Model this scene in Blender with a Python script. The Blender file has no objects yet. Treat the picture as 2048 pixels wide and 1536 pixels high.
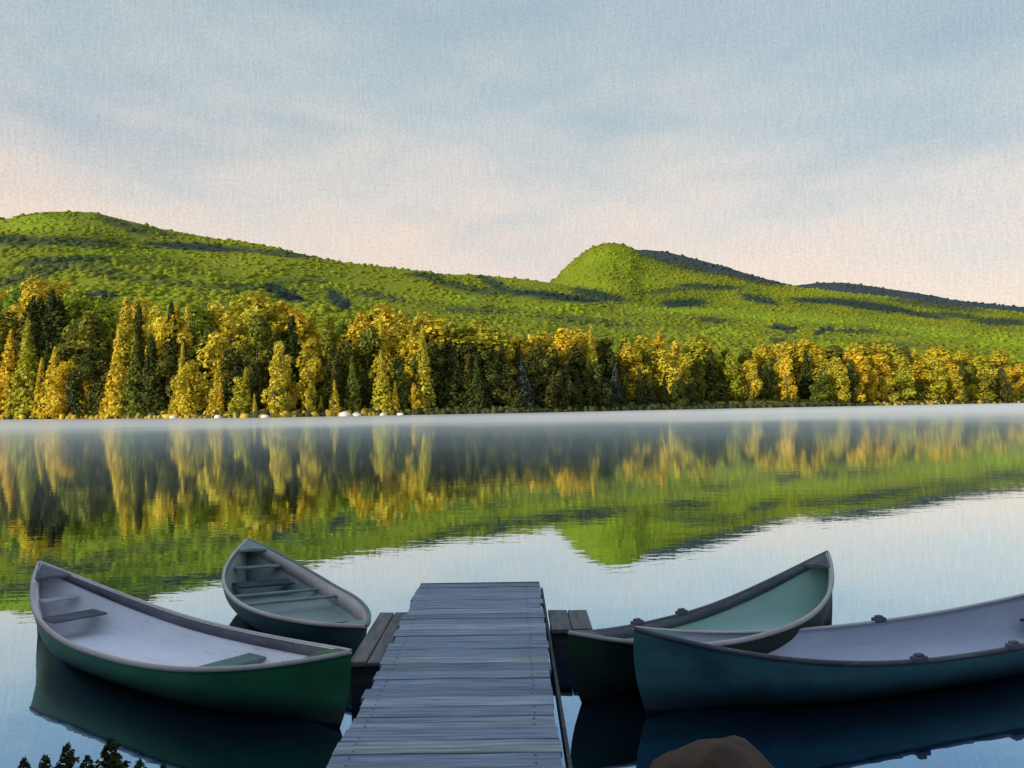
import bpy, math, random
import numpy as np
from mathutils import Matrix, Vector, Euler

S = bpy.context.scene
C = S.collection
R = math.radians
random.seed(7)
rng = np.random.default_rng(7)

# ------------------------------------------------------------------ camera
EYE = 2.1
F = 1480.0
cam = bpy.data.cameras.new("camera")
cam.sensor_width = 36.0
cam.lens = 36.0 * F / 2048.0
cam.clip_start = 0.05
cam.clip_end = 12000
co = bpy.data.objects.new("camera", cam)
C.objects.link(co)
co.matrix_world = Matrix.Translation((0, 0, EYE)) @ Euler((R(90 + 1.62), 0, 0)).to_matrix().to_4x4() @ Matrix.Rotation(R(-0.82), 4, 'Z')
S.camera = co

# ------------------------------------------------------------------ world
SUN_DIR = Vector((-0.80, -0.55, 0.26)).normalized()      # towards the sun
W = bpy.data.worlds.new("World")
S.world = W
W.use_nodes = True
wt = W.node_tree
wt.nodes.clear()


def wn(t, **k):
    n = wt.nodes.new(t)
    for a, b in k.items():
        setattr(n, a, b)
    return n


def wmath(op, a, b=None, c=None):
    n = wn('ShaderNodeMath', operation=op)
    for i, v in enumerate((a, b, c)):
        if v is None:
            continue
        if isinstance(v, (int, float)):
            n.inputs[i].default_value = v
        else:
            wt.links.new(v, n.inputs[i])
    return n.outputs[0]


geo = wn('ShaderNodeTexCoord')
sep = wn('ShaderNodeSeparateXYZ')
wt.links.new(geo.outputs['Generated'], sep.inputs[0])
el = wmath('ARCSINE', sep.outputs['Z'])                    # radians
az = wmath('ARCTAN2', sep.outputs['X'], sep.outputs['Y'])


def wnoise(sx, sy, scale, detail=3, rough=.5):
    cb = wn('ShaderNodeCombineXYZ')
    wt.links.new(wmath('MULTIPLY', az, sx), cb.inputs[0])
    wt.links.new(wmath('MULTIPLY', el, sy), cb.inputs[1])
    n = wn('ShaderNodeTexNoise')
    n.inputs['Scale'].default_value = scale
    n.inputs['Detail'].default_value = detail
    n.inputs['Roughness'].default_value = rough
    wt.links.new(cb.outputs[0], n.inputs['Vector'])
    return n.outputs['Fac']


bend = wmath('MULTIPLY', wmath('SUBTRACT', wnoise(2.0, 6.0, 1.6, 4), .5), .28)
bend2 = wmath('MULTIPLY', wmath('SUBTRACT', wnoise(5.0, 16.0, 2.0, 4), .5), .12)
t = wmath('ADD', wmath('ADD', el, bend), bend2)
t = wmath('ADD', t, wmath('MULTIPLY_ADD', wmath('SINE', az), .06, -.03))
t = wmath('DIVIDE', t, 1.5708)
ramp = wn('ShaderNodeValToRGB')
wt.links.new(t, ramp.inputs[0])
stops = [(0.0, (.95, .73, .57)), (.08, (.91, .74, .62)), (.15, (.77, .71, .65)), (.21, (.58, .63, .63)),
         (.27, (.47, .57, .61)), (.35, (.42, .53, .61)), (.5, (.42, .56, .72)), (.7, (.56, .68, .86)), (1.0, (.58, .70, .88))]
e = ramp.color_ramp.elements
e[0].position, e[0].color = stops[0][0], (*stops[0][1], 1)
e[1].position, e[1].color = stops[-1][0], (*stops[-1][1], 1)
for p, c in stops[1:-1]:
    x = e.new(p)
    x.color = (*c, 1)
# canvas weave put into the sky colour: thin woven streaks and specks
gr = wmath('ADD', wmath('MULTIPLY', wmath('SUBTRACT', wnoise(300, 40, 1.0, 2), .5), .24),
           wmath('MULTIPLY', wmath('SUBTRACT', wnoise(330, 330, 1.0, 1), .5), .36))
gr = wmath('ADD', gr, 1.0)
cl = wn('ShaderNodeMapRange')                              # soft blue grey cloud patches
cl.inputs['From Min'].default_value = .48
cl.inputs['From Max'].default_value = .70
cl.inputs['To Max'].default_value = .55
wt.links.new(wnoise(1.8, 6.0, 1.3, 3, .5), cl.inputs['Value'])
up = wn('ShaderNodeMapRange')
up.inputs['From Min'].default_value = .12
up.inputs['From Max'].default_value = .30
wt.links.new(el, up.inputs['Value'])
cmx = wn('ShaderNodeMix', data_type='RGBA')
wt.links.new(wmath('MULTIPLY', cl.outputs[0], up.outputs[0]), cmx.inputs[0])
wt.links.new(ramp.outputs[0], cmx.inputs[6])
cmx.inputs[7].default_value = (.33, .46, .56, 1)
mul = wn('ShaderNodeVectorMath', operation='SCALE')
wt.links.new(cmx.outputs[2], mul.inputs[0])
wt.links.new(gr, mul.inputs['Scale'])
bg1 = wn('ShaderNodeBackground')
bg1.inputs[1].default_value = .90
wt.links.new(mul.outputs[0], bg1.inputs[0])
sky = wn('ShaderNodeTexSky', sky_type='NISHITA')
sky.sun_disc = False
sky.sun_elevation = math.asin(SUN_DIR.z)
sky.sun_rotation = math.atan2(SUN_DIR.x, SUN_DIR.y)
bg2 = wn('ShaderNodeBackground')
bg2.inputs[1].default_value = .02
wt.links.new(sky.outputs[0], bg2.inputs[0])
add = wn('ShaderNodeAddShader')
wt.links.new(bg1.outputs[0], add.inputs[0])
wt.links.new(bg2.outputs[0], add.inputs[1])
wo = wn('ShaderNodeOutputWorld')
wt.links.new(add.outputs[0], wo.inputs[0])

# ------------------------------------------------------------------ sun, exposure
sl = bpy.data.lights.new("sun", 'SUN')
sl.energy = 4.6
sl.angle = R(.6)
sl.color = (1.0, .90, .66)
so = bpy.data.objects.new("sun", sl)
C.objects.link(so)
so.rotation_euler = SUN_DIR.to_track_quat('Z', 'Y').to_euler()

vs = S.view_settings
S.display_settings.display_device = 'sRGB'
vs.view_transform = 'Standard'
vs.look = 'None'
vs.exposure = 0.0
vs.gamma = 1.0
vs.use_curve_mapping = False
S.cycles.max_bounces = 8
S.cycles.diffuse_bounces = 3
S.cycles.glossy_bounces = 4
S.cycles.use_denoising = True


# ------------------------------------------------------------------ helpers
def hor(px):
    """picture row of the horizon at picture column px"""
    return 824.0 - .0143 * px


def at(px, py, z=0.0):
    """the place at height z that is seen at picture point px, py"""
    d = (EYE - z) * F / (py - hor(px))
    return Vector(((px - 1024) / F * d, d, z))


def tag(o, label=None, cat=None, group=None, kind=None):
    if label: o['label'] = label
    if cat: o['category'] = cat
    if group: o['group'] = group
    if kind: o['kind'] = kind
    return o


def link(name, data, parent=None):
    o = bpy.data.objects.new(name, data)
    C.objects.link(o)
    if parent is not None:
        o.parent = parent
    return o


def mesh_np(name, V, Fc, mats, smooth=True, midx=None, attrs=None):
    """Fc: list of numpy arrays (n,3) or (n,4)"""
    me = bpy.data.meshes.new(name)
    V = np.asarray(V, dtype=np.float32)
    if not isinstance(Fc, list):
        Fc = [Fc]
    Fc = [np.asarray(f, dtype=np.int32) for f in Fc if len(f)]
    nl = sum(f.size for f in Fc)
    npoly = sum(len(f) for f in Fc)
    me.vertices.add(len(V))
    me.vertices.foreach_set('co', V.ravel())
    me.loops.add(nl)
    me.loops.foreach_set('vertex_index', np.concatenate([f.ravel() for f in Fc]))
    me.polygons.add(npoly)
    tot = np.concatenate([np.full(len(f), f.shape[1], dtype=np.int32) for f in Fc])
    st = np.concatenate([[0], np.cumsum(tot)[:-1]]).astype(np.int32)
    me.polygons.foreach_set('loop_start', st)
    me.polygons.foreach_set('loop_total', tot)
    me.polygons.foreach_set('use_smooth', np.full(npoly, smooth, dtype=bool))
    for m in (mats if isinstance(mats, (list, tuple)) else [mats]):
        me.materials.append(m)
    if midx is not None:
        me.polygons.foreach_set('material_index', np.asarray(midx, dtype=np.int32))
    for k, a in (attrs or {}).items():
        a = np.asarray(a, dtype=np.float32)
        if a.ndim == 1:
            at_ = me.attributes.new(k, 'FLOAT', 'POINT')
            at_.data.foreach_set('value', a)
        else:
            at_ = me.attributes.new(k, 'FLOAT_COLOR', 'POINT')
            at_.data.foreach_set('color', np.concatenate([a, np.ones((len(a), 1))], 1).astype(np.float32).ravel())
    me.update(calc_edges=True)
    me.validate()
    return me


def tube(path, rad, n=8, cap=True):
    """tapered tube along a list of points; returns V, quads, tris"""
    P = [Vector(p) for p in path]
    V, Q, T = [], [], []
    for i, p in enumerate(P):
        a = P[min(i + 1, len(P) - 1)] - P[max(i - 1, 0)]
        a.normalize()
        u = a.cross(Vector((0, 0, 1)) if abs(a.z) < .9 else Vector((1, 0, 0)))
        u.normalize()
        v = a.cross(u)
        r = rad[i] if isinstance(rad, (list, tuple)) else rad
        for k in range(n):
            th = 2 * math.pi * k / n
            V.append(p + (u * math.cos(th) + v * math.sin(th)) * r)
    for i in range(len(P) - 1):
        for k in range(n):
            k2 = (k + 1) % n
            Q.append((i * n + k, i * n + k2, (i + 1) * n + k2, (i + 1) * n + k))
    if cap:
        for i0 in (0, (len(P) - 1) * n):
            c = len(V)
            V.append(P[0 if i0 == 0 else -1])
            for k in range(n):
                T.append((i0 + k, i0 + (k + 1) % n, c))
    return V, Q, T


class MB:
    def __init__(s):
        s.V, s.F, s.M = [], [], []

    def add(s, V, faces, m=0):
        o = len(s.V)
        s.V += [tuple(v) for v in V]
        for f in faces:
            s.F.append(tuple(i + o for i in f))
            s.M.append(m)

    def box(s, lo, hi, m=0, M=None, jit=0):
        V = [Vector((x, y, z)) for z in (lo[2], hi[2]) for y in (lo[1], hi[1]) for x in (lo[0], hi[0])]
        if jit:
            V = [v + Vector((random.uniform(-jit, jit), random.uniform(-jit, jit), random.uniform(-jit, jit))) for v in V]
        if M:
            V = [M @ v for v in V]
        s.add(V, [(0, 2, 3, 1), (4, 5, 7, 6), (0, 1, 5, 4), (2, 6, 7, 3), (0, 4, 6, 2), (1, 3, 7, 5)], m)

    def tube(s, path, rad, n=8, m=0):
        V, Q, T = tube(path, rad, n)
        s.add(V, Q + T, m)

    def build(s, name, mats, parent=None, smooth=False, bevel=0):
        me = bpy.data.meshes.new(name)
        me.from_pydata(s.V, [], s.F)
        for m in (mats if isinstance(mats, (list, tuple)) else [mats]):
            me.materials.append(m)
        me.polygons.foreach_set('material_index', s.M)
        me.polygons.foreach_set('use_smooth', [smooth] * len(s.F))
        me.update()
        o = link(name, me, parent)
        if bevel:
            b = o.modifiers.new('bevel', 'BEVEL')
            b.width = bevel
            b.segments = 2
            b.limit_method = 'ANGLE'
        return o


# value noise for the relief of the land
_T = rng.random((256, 256))


def vnoise(x, y):
    x = np.asarray(x, float); y = np.asarray(y, float)
    xi = np.floor(x).astype(int); yi = np.floor(y).astype(int)
    fx = x - xi; fy = y - yi
    fx = fx * fx * (3 - 2 * fx); fy = fy * fy * (3 - 2 * fy)
    g = lambda a, b: _T[a % 256, b % 256]
    return (g(xi, yi) * (1 - fx) + g(xi + 1, yi) * fx) * (1 - fy) + (g(xi, yi + 1) * (1 - fx) + g(xi + 1, yi + 1) * fx) * fy


def fbm(x, y, o=4):
    s, a = 0, 1.0
    for k in range(o):
        s = s + a * (vnoise(x * 2 ** k + 13.7 * k, y * 2 ** k + 7.1 * k) - .5)
        a *= .5
    return s


# ------------------------------------------------------------------ materials
def mat(name):
    m = bpy.data.materials.new(name)
    m.use_nodes = True
    nt = m.node_tree
    b = nt.nodes['Principled BSDF']
    return m, nt, b


def N(nt, t, **k):
    n = nt.nodes.new(t)
    for a, b in k.items():
        if a.startswith('i_'):
            n.inputs[a[2:]].default_value = b
        else:
            setattr(n, a, b)
    return n


def ramp_node(nt, fac, stops, interp='LINEAR'):
    r = N(nt, 'ShaderNodeValToRGB')
    r.color_ramp.interpolation = interp
    e = r.color_ramp.elements
    e[0].position, e[0].color = stops[0][0], (*stops[0][1], 1)
    e[1].position, e[1].color = stops[-1][0], (*stops[-1][1], 1)
    for p, c in stops[1:-1]:
        x = e.new(p)
        x.color = (*c, 1)
    nt.links.new(fac, r.inputs[0])
    return r.outputs[0]


def coords(nt, scale=(1, 1, 1), kind='Object', rnd=True):
    tc = N(nt, 'ShaderNodeTexCoord')
    mp = N(nt, 'ShaderNodeMapping')
    mp.inputs['Scale'].default_value = scale
    nt.links.new(tc.outputs[kind], mp.inputs[0])
    if rnd:
        oi = N(nt, 'ShaderNodeObjectInfo')
        m = N(nt, 'ShaderNodeMath', operation='MULTIPLY')
        m.inputs[1].default_value = 37.0
        nt.links.new(oi.outputs['Random'], m.inputs[0])
        nt.links.new(m.outputs[0], mp.inputs['Location'])
    return mp.outputs[0]


def noise(nt, vec, scale, detail=4, rough=.55):
    n = N(nt, 'ShaderNodeTexNoise')
    n.inputs['Scale'].default_value = scale
    n.inputs['Detail'].default_value = detail
    n.inputs['Roughness'].default_value = rough
    nt.links.new(vec, n.inputs['Vector'])
    return n.outputs['Fac']


def bump(nt, b, h, strength=.3, dist=.01):
    n = N(nt, 'ShaderNodeBump')
    n.inputs['Strength'].default_value = strength
    n.inputs['Distance'].default_value = dist
    nt.links.new(h, n.inputs['Height'])
    nt.links.new(n.outputs[0], b.inputs['Normal'])


def mix(nt, a, b, fac, mode='MIX'):
    m = N(nt, 'ShaderNodeMix', data_type='RGBA', blend_type=mode)
    for i, v in ((0, fac), (6, a), (7, b)):
        if isinstance(v, (int, float)):
            m.inputs[i].default_value = v
        elif isinstance(v, tuple):
            m.inputs[i].default_value = (*v, 1)
        else:
            nt.links.new(v, m.inputs[i])
    return m.outputs[2]


def paint_mat(name, c1, c2, rough=.35, scuff=(.25, .27, .28), sc=.25, stretch=(1, 3, 3), line=None):
    m, nt, b = mat(name)
    v = coords(nt, stretch)
    base = ramp_node(nt, noise(nt, v, 1.6, 5), [(.3, c1), (.7, c2)])
    v2 = coords(nt, (.6, 8, 8))
    f = ramp_node(nt, noise(nt, v2, 6, 6, .7), [(.54, (0, 0, 0)), (.66, (1, 1, 1))])
    f2 = N(nt, 'ShaderNodeMath', operation='MULTIPLY')
    f2.inputs[1].default_value = sc
    nt.links.new(f, f2.inputs[0])
    col = mix(nt, base, scuff, f2.outputs[0])
    if line:                                     # waterline grime, lower hull graded darker above it
        g = N(nt, 'ShaderNodeNewGeometry')
        s = N(nt, 'ShaderNodeSeparateXYZ')
        nt.links.new(g.outputs['Position'], s.inputs[0])
        wv = N(nt, 'ShaderNodeMath', operation='MULTIPLY_ADD')
        nt.links.new(noise(nt, v, 5, 4), wv.inputs[0])
        wv.inputs[1].default_value = -.10
        nt.links.new(s.outputs[2], wv.inputs[2])
        lf = ramp_node(nt, wv.outputs[0], [(0.0, (1, 1, 1)), (.05, (.92, .92, .92)), (.19, (0, 0, 0))])
        lm = N(nt, 'ShaderNodeMath', operation='MULTIPLY')
        lm.inputs[1].default_value = .95
        nt.links.new(lf, lm.inputs[0])
        col = mix(nt, col, line, lm.outputs[0])
    nt.links.new(col, b.inputs['Base Color'])
    b.inputs['Roughness'].default_value = rough + .12
    b.inputs['Specular IOR Level'].default_value = .22
    bump(nt, b, noise(nt, coords(nt, (1, 1, 1)), 60, 3), .12, .004)
    return m


M_GREEN = paint_mat('green hull paint', (.008, .085, .036), (.022, .165, .068), .38, (.10, .16, .12), .2, line=(.012, .02, .018))
M_TEAL = paint_mat('teal hull paint', (.026, .085, .110), (.060, .185, .205), .40, (.10, .16, .18), .2, line=(.012, .018, .024))
M_DKGRN = paint_mat('dark green hull paint', (.008, .022, .014), (.014, .042, .024), .45, (.06, .09, .07), .15, line=(.01, .012, .012))
M_PALEGRN = paint_mat('pale green hull paint', (.020, .075, .062), (.035, .12, .10), .42, (.2, .27, .24), .2, line=(.02, .04, .04))
M_SLATE = paint_mat('slate teal hull paint', (.012, .035, .045), (.022, .075, .075), .42, (.2, .27, .24), .2, line=(.012, .018, .024))
M_LAV = paint_mat('pale lavender inner paint', (.72, .72, .81), (.82, .81, .88), .5, (.30, .31, .36), .35, (1, 1, 1))
M_LAVGREY = paint_mat('grey lavender inner paint', (.36, .38, .49), (.45, .47, .58), .5, (.18, .2, .25), .3, (1, 1, 1))
M_GREYGRN = paint_mat('grey green inner paint', (.17, .22, .22), (.29, .35, .34), .5, (.34, .36, .35), .4, (1, 1, 1))
M_MINT = paint_mat('mint green inner paint', (.26, .42, .38), (.36, .52, .48), .5, (.36, .46, .42), .3, (1, 1, 1))
M_RIMLT = paint_mat('pale worn gunwale', (.44, .39, .38), (.60, .55, .54), .5, (.25, .24, .26), .4)
M_RIMDK = paint_mat('dark grey gunwale', (.075, .08, .105), (.13, .135, .165), .5, (.3, .3, .33), .4)
M_RIMTEAL = paint_mat('slate teal gunwale', (.10, .16, .17), (.20, .27, .27), .5, (.4, .42, .42), .4)
M_SEAT = paint_mat('dark woven seat', (.03, .035, .055), (.06, .065, .09), .7, (.15, .15, .18), .3)
M_SEATGRN = paint_mat('grey green seat', (.10, .17, .15), (.17, .24, .22), .6, (.4, .4, .4), .3)


def wood(name, tones, stretch=(1.0, 26, 26), rough=.8, brown=.35, strength=.5):
    m, nt, b = mat(name)
    v = coords(nt, stretch)
    n1 = noise(nt, v, 2.2, 7, .65)
    base = ramp_node(nt, n1, [(.28, tones[0]), (.45, tones[1]), (.58, tones[2]), (.75, tones[3])])
    oi = N(nt, 'ShaderNodeObjectInfo')
    rr = ramp_node(nt, oi.outputs['Random'], [(0, (.62, .66, .72)), (.35, (.95, .95, 1.0)), (.6, (.80, .86, .98)), (.8, (1.12, 1.04, .92)), (1, (1.28, 1.28, 1.32))])
    col = mix(nt, base, rr, 1.0, 'MULTIPLY')
    st = ramp_node(nt, noise(nt, coords(nt, (.9, 9, 9)), 1.3, 4), [(.52, (0, 0, 0)), (.66, (1, 1, 1))])
    sm = N(nt, 'ShaderNodeMath', operation='MULTIPLY')
    sm.inputs[1].default_value = brown
    nt.links.new(st, sm.inputs[0])
    col = mix(nt, col, (.19, .155, .10), sm.outputs[0])
    nt.links.new(col, b.inputs['Base Color'])
    b.inputs['Roughness'].default_value = rough
    bump(nt, b, n1, strength, .006)
    return m


M_PLANK = wood('weathered blue grey planks', [(.055, .085, .14), (.19, .23, .295), (.285, .33, .40), (.52, .56, .61)])
M_BEAM = wood('dark wet timber', [(.02, .02, .025), (.04, .04, .05), (.06, .06, .07), (.1, .1, .11)], brown=.3)
M_FLOAT = wood('weathered grey brown timber', [(.06, .06, .068), (.11, .11, .115), (.16, .15, .15), (.22, .2, .19)], (10, 1.2, 10), brown=.45)


def leaf_mat(name, c_dark, c_mid, c_light, trans=.25, hue=.12, attr='v'):
    m, nt, b = mat(name)
    a = N(nt, 'ShaderNodeAttribute', attribute_name=attr)
    col = ramp_node(nt, a.outputs['Fac'], [(0, c_dark), (.5, c_mid), (1, c_light)])
    oi = N(nt, 'ShaderNodeObjectInfo')
    rr = ramp_node(nt, oi.outputs['Random'], [(0, (.62, .80, .8)), (.3, (.88, .95, 1)), (.6, (1, 1, 1)), (1, (1.16, 1.04, .9))])
    col = mix(nt, col, rr, 1.0, 'MULTIPLY')
    nt.links.new(col, b.inputs['Base Color'])
    b.inputs['Roughness'].default_value = .75
    b.inputs['Specular IOR Level'].default_value = .15
    tr = N(nt, 'ShaderNodeBsdfTranslucent')
    nt.links.new(col, tr.inputs[0])
    mx = N(nt, 'ShaderNodeMixShader')
    mx.inputs[0].default_value = trans
    nt.links.new(b.outputs[0], mx.inputs[1])
    nt.links.new(tr.outputs[0], mx.inputs[2])
    nt.links.new(mx.outputs[0], nt.nodes['Material Output'].inputs[0])
    return m


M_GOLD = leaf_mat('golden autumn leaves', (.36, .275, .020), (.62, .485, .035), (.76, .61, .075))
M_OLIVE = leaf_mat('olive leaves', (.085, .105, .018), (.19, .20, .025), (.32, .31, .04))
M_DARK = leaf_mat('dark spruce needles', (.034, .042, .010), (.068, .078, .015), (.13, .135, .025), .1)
M_BLUEDARK = leaf_mat('blue grey spruce needles', (.035, .045, .034), (.065, .078, .055), (.11, .12, .08), .1)
M_LIME = leaf_mat('lime green leaves', (.13, .20, .02), (.22, .32, .03), (.34, .44, .05))

m, nt, b = mat('bark')
nt.links.new(ramp_node(nt, noise(nt, coords(nt, (8, 8, 1)), 1.0, 5), [(.3, (.07, .06, .05)), (.7, (.26, .23, .20))]), b.inputs['Base Color'])
b.inputs['Roughness'].default_value = .9
M_BARK = m

m, nt, b = mat('forested slope ground')
nt.links.new(ramp_node(nt, noise(nt, coords(nt, (1, 1, 1), rnd=False), .02, 6), [(.35, (.10, .14, .016)), (.65, (.17, .20, .018))]), b.inputs['Base Color'])
b.inputs['Roughness'].default_value = .95
M_LAND = m

m, nt, b = mat('distant shaded blue slope')
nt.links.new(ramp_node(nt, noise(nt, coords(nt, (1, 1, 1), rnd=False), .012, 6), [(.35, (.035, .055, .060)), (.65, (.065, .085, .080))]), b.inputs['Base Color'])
b.inputs['Roughness'].default_value = .95
M_BLUELAND = m  # ridge's shadow side held in a dark blue base colour

m, nt, b = mat('tree crowns')
a = N(nt, 'ShaderNodeAttribute', attribute_name='col')
nz = ramp_node(nt, noise(nt, coords(nt, (1, 1, 1), rnd=False), .35, 3), [(.3, (.72, .72, .72)), (.7, (1.2, 1.2, 1.2))])
nt.links.new(mix(nt, a.outputs['Color'], nz, 1.0, 'MULTIPLY'), b.inputs['Base Color'])
b.inputs['Roughness'].default_value = .9
b.inputs['Specular IOR Level'].default_value = .1
M_CROWN = m

m, nt, b = mat('lake water')
tc = N(nt, 'ShaderNodeTexCoord')
geo_ = N(nt, 'ShaderNodeNewGeometry')
sp = N(nt, 'ShaderNodeSeparateXYZ')
nt.links.new(geo_.outputs['Position'], sp.inputs[0])


def wmap(sx, sy):
    mp = N(nt, 'ShaderNodeMapping')
    mp.inputs['Scale'].default_value = (sx, sy, 1)
    nt.links.new(geo_.outputs['Position'], mp.inputs[0])
    return mp.outputs[0]


def M2(op, a, b_, c=None, clamp=False):
    n = N(nt, 'ShaderNodeMath', operation=op)
    n.use_clamp = clamp
    for i, v in enumerate((a, b_, c)):
        if v is None: continue
        if isinstance(v, (int, float)): n.inputs[i].default_value = v
        else: nt.links.new(v, n.inputs[i])
    return n.outputs[0]


# a breeze ruffles the far water near the other shore
yy = M2('ADD', sp.outputs[1], M2('MULTIPLY', M2('SUBTRACT', noise(nt, wmap(.02, .012), 1.0, 3), .5), 60.0))
band = ramp_node(nt, M2('DIVIDE', yy, 200.0), [(.04, (0, 0, 0)), (.20, (.10, .10, .10)), (.45, (.35, .35, .35)), (.62, (.7, .7, .7)), (.85, (1, 1, 1))])
h = M2('ADD', M2('MULTIPLY', noise(nt, wmap(.9, 2.2), 1.0, 3), 1.0), M2('MULTIPLY', noise(nt, wmap(3.5, 8), 1.0, 2), .22))
bp = N(nt, 'ShaderNodeBump')
bp.inputs['Distance'].default_value = .02
bp.inputs['Strength'].default_value = .09
nt.links.new(h, bp.inputs['Height'])
fr = N(nt, 'ShaderNodeFresnel')
fr.inputs['IOR'].default_value = 1.33
lw = N(nt, 'ShaderNodeLayerWeight')
lw.inputs['Blend'].default_value = .5
gcol = ramp_node(nt, lw.outputs['Facing'], [(.45, (.18, .36, .64)), (.59, (.38, .60, .87)), (.70, (.54, .78, .99)), (.80, (.70, .89, 1.0)), (.90, (.90, .97, 1))])
gl = N(nt, 'ShaderNodeBsdfGlossy')
nt.links.new(gcol, gl.inputs['Color'])
nt.links.new(bp.outputs[0], gl.inputs['Normal'])
nt.links.new(M2('ADD', .018, M2('MULTIPLY', band, .24)), gl.inputs['Roughness'])
veil = N(nt, 'ShaderNodeBsdfGlossy')                       # fine wind ripples catch the sky higher up
nt.links.new(ramp_node(nt, M2('DIVIDE', yy, 200.0), [(.30, (.80, .93, 1)), (.48, (1, .98, .95))]), veil.inputs['Color'])
veil.inputs['Roughness'].default_value = .62
vf = ramp_node(nt, M2('DIVIDE', yy, 200.0), [(.05, (0, 0, 0)), (.13, (.08, .08, .08)), (.26, (.24, .24, .24)), (.36, (.36, .36, .36)), (.46, (.75, .75, .75)), (.7, (.9, .9, .9))])
nt.links.new(M2('SUBTRACT', .62, M2('MULTIPLY', vf, .22)), veil.inputs['Roughness'])
mv = N(nt, 'ShaderNodeMixShader')
nt.links.new(vf, mv.inputs[0])
nt.links.new(gl.outputs[0], mv.inputs[1])
nt.links.new(veil.outputs[0], mv.inputs[2])
df = N(nt, 'ShaderNodeBsdfDiffuse')
df.inputs['Color'].default_value = (.004, .014, .024, 1)
ms = N(nt, 'ShaderNodeMixShader')
nt.links.new(ramp_node(nt, lw.outputs['Facing'], [(.3, (.3, .3, .3)), (.55, (.75, .75, .75)), (.85, (.95, .95, .95))]), ms.inputs[0])
nt.links.new(df.outputs[0], ms.inputs[1])
nt.links.new(mv.outputs[0], ms.inputs[2])
nt.links.new(ms.outputs[0], nt.nodes['Material Output'].inputs[0])
M_WATER = m


def rock_mat(name, c1, c2):
    m, nt, b = mat(name)
    nt.links.new(ramp_node(nt, noise(nt, coords(nt, (1, 1, 1)), 3, 7, .6), [(.3, c1), (.7, c2)]), b.inputs['Base Color'])
    b.inputs['Roughness'].default_value = .75
    bump(nt, b, noise(nt, coords(nt, (1, 1, 1)), 14, 8, .7), .8, .05)
    return m


M_ROCKBR = rock_mat('brown boulder', (.022, .011, .007), (.095, .046, .028))
M_ROCKWH = rock_mat('pale boulder', (.55, .5, .45), (.8, .78, .74))
M_SHORE = rock_mat('shore earth', (.05, .045, .02), (.12, .10, .05))

# ------------------------------------------------------------------ water
me = mesh_np('water', [(-6000, -60, 0), (6000, -60, 0), (6000, 6000, 0), (-6000, 6000, 0)], np.array([[0, 1, 2, 3]]), M_WATER, False)
tag(link('water', me), kind='structure')

# ------------------------------------------------------------------ land across the lake
_sx = [-4000, -800, 0, 512, 1024, 1536, 2048, 3000, 6000]
_sd = [330, 250, 216, 170, 190, 240, 300, 360, 420]


def shore(px):
    return np.interp(px, _sx, _sd)


TOPS = [(-800, 560), (0, 592), (60, 562), (110, 560), (180, 592), (300, 602), (420, 600), (540, 588), (620, 622), (700, 618), (800, 612), (900, 640), (1000, 652),
        (1200, 662), (1400, 680), (1600, 684), (1800, 692), (2048, 714), (3200, 730)]
tops = lambda px: np.interp(px, [p[0] for p in TOPS], [p[1] for p in TOPS])

HILLS = {
    'near': (1100, [(-4000, 600), (-800, 520), (-300, 470), (0, 432), (90, 421), (190, 424), (250, 440), (320, 458), (500, 495), (700, 535), (860, 556), (1000, 578),
                    (1150, 597), (1300, 615), (1600, 640), (2048, 668), (3000, 700), (6000, 720)]),
    'mid': (1700, [(500, 720), (700, 610), (800, 560), (850, 546), (960, 546), (1040, 553), (1110, 562), (1200, 578), (1300, 603), (1600, 628), (2400, 700), (3000, 790)]),
    'peak': (2300, [(850, 760), (1000, 640), (1090, 572), (1110, 556), (1135, 530), (1160, 508), (1190, 489), (1230, 481), (1262, 488), (1290, 508), (1400, 534), (1500, 556), (1600, 574),
                    (1800, 594), (2048, 624), (2600, 690), (3400, 790)]),
    'back': (3000, [(1000, 790), (1200, 560), (1262, 497), (1300, 496), (1340, 500), (1400, 515), (1500, 544), (1590, 568), (1630, 564), (1690, 563), (1760, 572), (1900, 596),
                    (2048, 611), (2600, 660), (3600, 790)]),
}


def hill_z(kind, px, y):
    Rr, pts = HILLS[kind]
    py = np.interp(px, [p[0] for p in pts], [p[1] for p in pts])
    H = (hor(px) - py) / F * Rr + EYE
    if kind == 'near':
        y0 = shore(px) + 2
    else:
        y0 = np.full_like(px, {'mid': 900., 'peak': 1250., 'back': 1900.}[kind])
    s = (y - y0) / (Rr - y0)
    sc = np.clip(s, 0, 1)
    if kind == 'near':
        prof = np.where(s < 1, sc ** 1.25, np.cos(np.clip((y - Rr) / 900, 0, 1) * math.pi / 2))
    else:
        prof = np.where(s < 1, sc ** 1.15, np.cos(np.clip((y - Rr) / 1000, 0, 1) * math.pi / 2))
    X = (px - 1024) / F * y
    damp = np.clip(s * 6, 0, 1) * np.clip((1.04 - np.abs(sc)) * 6, .12, 1)
    rel = fbm(X / 330 + 5, y / 260, 3) * 46 * damp * np.clip(H / 150, .15, 1)
    z = H * prof + rel
    if kind == 'near':
        z = np.where(s < 0, np.maximum(-1.5, s * 60), np.maximum(z, .25)) + np.clip((y - y0) * .12, 0, 2.5)
    else:
        z = np.where(s <= 0, -2, z)
    return z


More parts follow.
